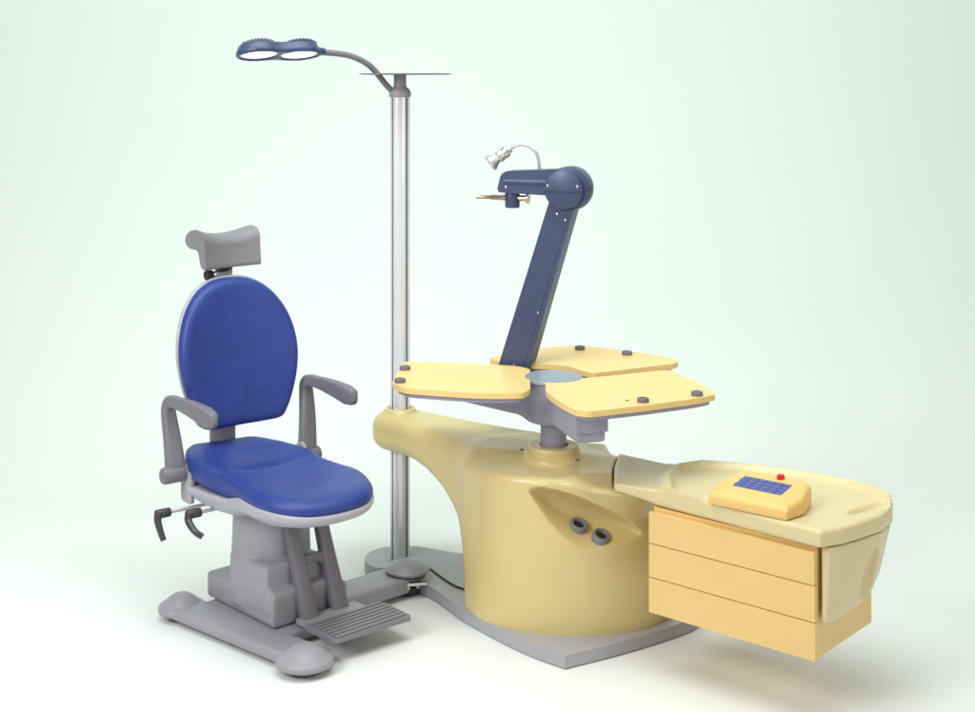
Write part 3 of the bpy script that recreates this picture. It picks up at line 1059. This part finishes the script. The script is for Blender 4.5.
def build_arm():
    T0 = fr(AX, AY, 0, AA)
    jx, jz = 0.201, 1.488
    RX = Matrix(((1, 0, 0, 0), (0, 0, -1, 0), (0, 1, 0, 0), (0, 0, 0, 1)))      # plan xy -> upright xz, extrusion along -y
    L0 = Vector((-0.022, 0.76))
    J = Vector((jx, jz))
    d = (J - L0).normalized()
    n = Vector((d.y, -d.x))
    hw0, hw1 = 0.057, 0.047
    poly = [tuple(L0 - n * hw0), tuple(L0 + n * hw0), tuple(J + n * hw1), tuple(J - n * hw1)]
    b = bm_prism(poly, -0.036, 0.036, 0.005, 3, T=RX)
    lo = link('lower_arm', b, M['navy'], arm, T0, 35)
    q = L0 * 0.12 + J * 0.88 + n * 0.028
    for (f, w) in ((0.875, -0.006), (0.86, 0.030), (0.40, 0.030), (0.12, 0.0)):
        q = L0 * (1 - f) + J * f + n * w
        b = bm_lathe(cyl_prof(0.004, 0, 0.0016, 0.0005), 16, T=axis_T((q.x, -0.0355, q.y), (0, -1, 0)))
        link('screw', b, M['chrome'], lo, T0, 30)
    # seam down the arm's side cover
    b = bm_box(-0.0008, 0.0008, -0.0365, -0.03, 0, (J - L0).length * 0.86, 0)
    ang = math.atan2(d.x, d.y)
    link('cover_seam', b, M['black'], lo, T0 @ Matrix.Translation((L0.x + n.x * 0.036, 0, L0.y + n.y * 0.036)) @ Matrix.Rotation(ang, 4, 'Y'), 0)
    b = bm_box(-0.05, 0.16, -0.03, 0.03, 0.765, 0.80, 0.006)
    link('arm_bracket', b, M['hub'], arm, T0, 35)

    # joint
    JT = T0 @ Matrix.Translation((jx, 0, jz))
    b = bm_lathe(cyl_prof(0.080, -0.052, 0.034, 0.008), 64, T=RX)
    jo = link('elbow_joint', b, M['navy'], arm, JT, 40)
    b = bm_lathe(cyl_prof(0.071, 0.030, 0.056, 0.006), 64, T=RX @ Matrix.Translation((-0.006, 0, 0)))
    link('joint_cap', b, M['navy'], jo, JT, 40)
    b = bm_box(-0.074, 0.062, -0.0575, -0.050, -0.0085, -0.0065, 0)
    link('joint_seam', b, M['black'], jo, JT, 0)
    for x in (-0.062, 0.048):
        b = bm_lathe(cyl_prof(0.0045, 0, 0.002, 0.0005), 16, T=axis_T((x, -0.0555, 0.012), (0, -1, 0)))
        link('screw', b, M['chrome'], jo, JT, 30)
    b = bm_prism([(0.0805 * math.cos(math.radians(a)), 0.0805 * math.sin(math.radians(a))) for a in range(-62, 9, 5)] + [(0.062 * math.cos(math.radians(a)), 0.062 * math.sin(math.radians(a))) for a in range(8, -63, -5)], -0.02, 0.020, 0, T=RX)
    link('joint_opening', b, M['black'], jo, JT, 30)

    # upper arm
    out = round_poly([(-0.012, 0.072), (-0.23, 0.060), (-0.250, 0.044), (-0.262, -0.008), (-0.255, -0.018), (-0.02, -0.026)], [0.02, 0.03, 0.03, 0.03, 0.01, 0.01], 5)
    b = bm_prism(out, -0.030, 0.034, 0.010, 4, T=RX, angle=40)
    up = link('upper_arm', b, M['navy'], arm, JT, 40)
    b = bm_sweep([Vector((-0.235, -0.033, 0.022)), Vector((-0.12, -0.033, 0.022)), Vector((-0.05, -0.033, 0.022))], 0.006, 0.010, up=(0, 0, 1), n=16)
    link('side_rib', b, M['navy'], up, JT, 50)
    b = bm_lathe(cyl_prof(0.0045, 0, 0.002, 0.0005), 16, T=axis_T((-0.228, -0.034, 0.002), (0, -1, 0)))
    link('screw', b, M['chrome'], up, JT, 30)
    # clamp and brass pin
    b = bm_lathe(cyl_prof(0.027, -0.075, -0.012, 0.004), 32, T=Matrix.Translation((-0.215, 0, 0)))
    cl = link('pin_clamp', b, M['navy'], arm, JT, 40)
    prof = [(0, 0), (0.0072, 0), (0.0072, 0.055), (0.0095, 0.06), (0.0095, 0.10), (0.011, 0.104), (0.011, 0.192), (0.0125, 0.193), (0.0125, 0.196), (0.019, 0.1965), (0.019, 0.203), (0, 0.203)]
    b = bm_lathe(prof, 28, T=axis_T((-0.355, 0, -0.040), (1, 0, 0.0)))
    link('brass_pin', b, M['brass'], cl, JT, 35)
    # spot lamp on its gooseneck
    pts = [Vector(p) for p in ((-0.112, 0, 0.060), (-0.114, 0, 0.095), (-0.125, 0, 0.128), (-0.150, 0, 0.150), (-0.185, 0, 0.156), (-0.212, 0, 0.146), (-0.228, 0, 0.134))]
    path = spline(pts, 14)
    w = [0.0052 + 0.0009 * (i % 2) for i in range(len(path))]
    gn = link('gooseneck', bm_sweep(path, w, w, up=(0, 1, 0), n=14), M['satin'], arm, JT, 60)
    hd = Vector((-0.70, -0.42, -0.58))
    p0 = Vector((-0.222, 0, 0.140))
    SK = 1.18
    prof = [(0, 0), (0.010, 0), (0.0125, 0.003), (0.0125, 0.010), (0.0185, 0.013), (0.0185, 0.026), (0.017, 0.028), (0.0185, 0.030), (0.0185, 0.046), (0.015, 0.05), (0.0155, 0.055), (0.026, 0.073), (0.0275, 0.078), (0.0255, 0.079), (0.0235, 0.075), (0.012, 0.058), (0, 0.055)]
    prof = [(a * SK, c * SK) for a, c in prof]
    sp = link('spot_lamp_head', bm_lathe(prof, 36, T=axis_T(p0, hd)), M['satin'], arm, JT, 40)
    prof = [(0, 0.062), (0.008, 0.063), (0.0095, 0.070), (0.006, 0.0765), (0, 0.0775)]
    prof = [(a * SK, c * SK) for a, c in prof]
    link('bulb', bm_lathe(prof, 24, T=axis_T(p0, hd)), M['glass'], sp, JT, 50)


build_arm()

# ------------------------------------------------------------------ camera, light, world
cam = bpy.data.cameras.new('camera')
cam.sensor_width = 36.0
cam.lens = 36.0 * FOC / 975.0
cam.shift_y = -(356.0 - HOR) / 975.0
cam.clip_end = 100
co = bpy.data.objects.new('camera', cam)
co.location = (0, 0, CAMH)
co.rotation_euler = (math.pi / 2, 0, 0)
COL.objects.link(co)
scene.camera = co


def area(name, loc, target, size, power, col=(1, 1, 1), sizey=None):
    l = bpy.data.lights.new(name, 'AREA')
    l.energy = power
    l.color = col
    l.shape = 'RECTANGLE'
    l.size = size
    l.size_y = sizey or size
    o = bpy.data.objects.new(name, l)
    o.location = loc
    o.rotation_euler = (Vector(target) - Vector(loc)).to_track_quat('-Z', 'Y').to_euler()
    COL.objects.link(o)
    return o


area('key_softbox', (-3.0, 1.6, 3.2), (-0.1, 5.0, 0.5), 1.9, 128, (1.0, 0.98, 0.965))
area('fill_softbox', (3.4, 1.6, 2.2), (0.6, 4.8, 0.4), 2.2, 34, (1.0, 0.98, 0.965))
o = area('overhead_softbox', (-0.1, 3.9, 4.4), (0.0, 4.1, 0), 3.8, 52, (1.0, 0.98, 0.98))
o.data.spread = math.radians(120)
area('backdrop_light', (0.0, 3.6, 5.6), (0.0, 8.3, 2.2), 8.0, 132, (0.75, 1.0, 0.86), 1.0).data.spread = math.radians(125)

w = bpy.data.worlds.new('World')
scene.world = w
w.use_nodes = True
bg = w.node_tree.nodes['Background']
bg.inputs['Color'].default_value = (0.98, 0.98, 0.98, 1)
bg.inputs['Strength'].default_value = 0.19

scene.view_settings.view_transform = 'Standard'
scene.view_settings.look = 'None'
scene.view_settings.exposure = 0.17
scene.view_settings.gamma = 1.0
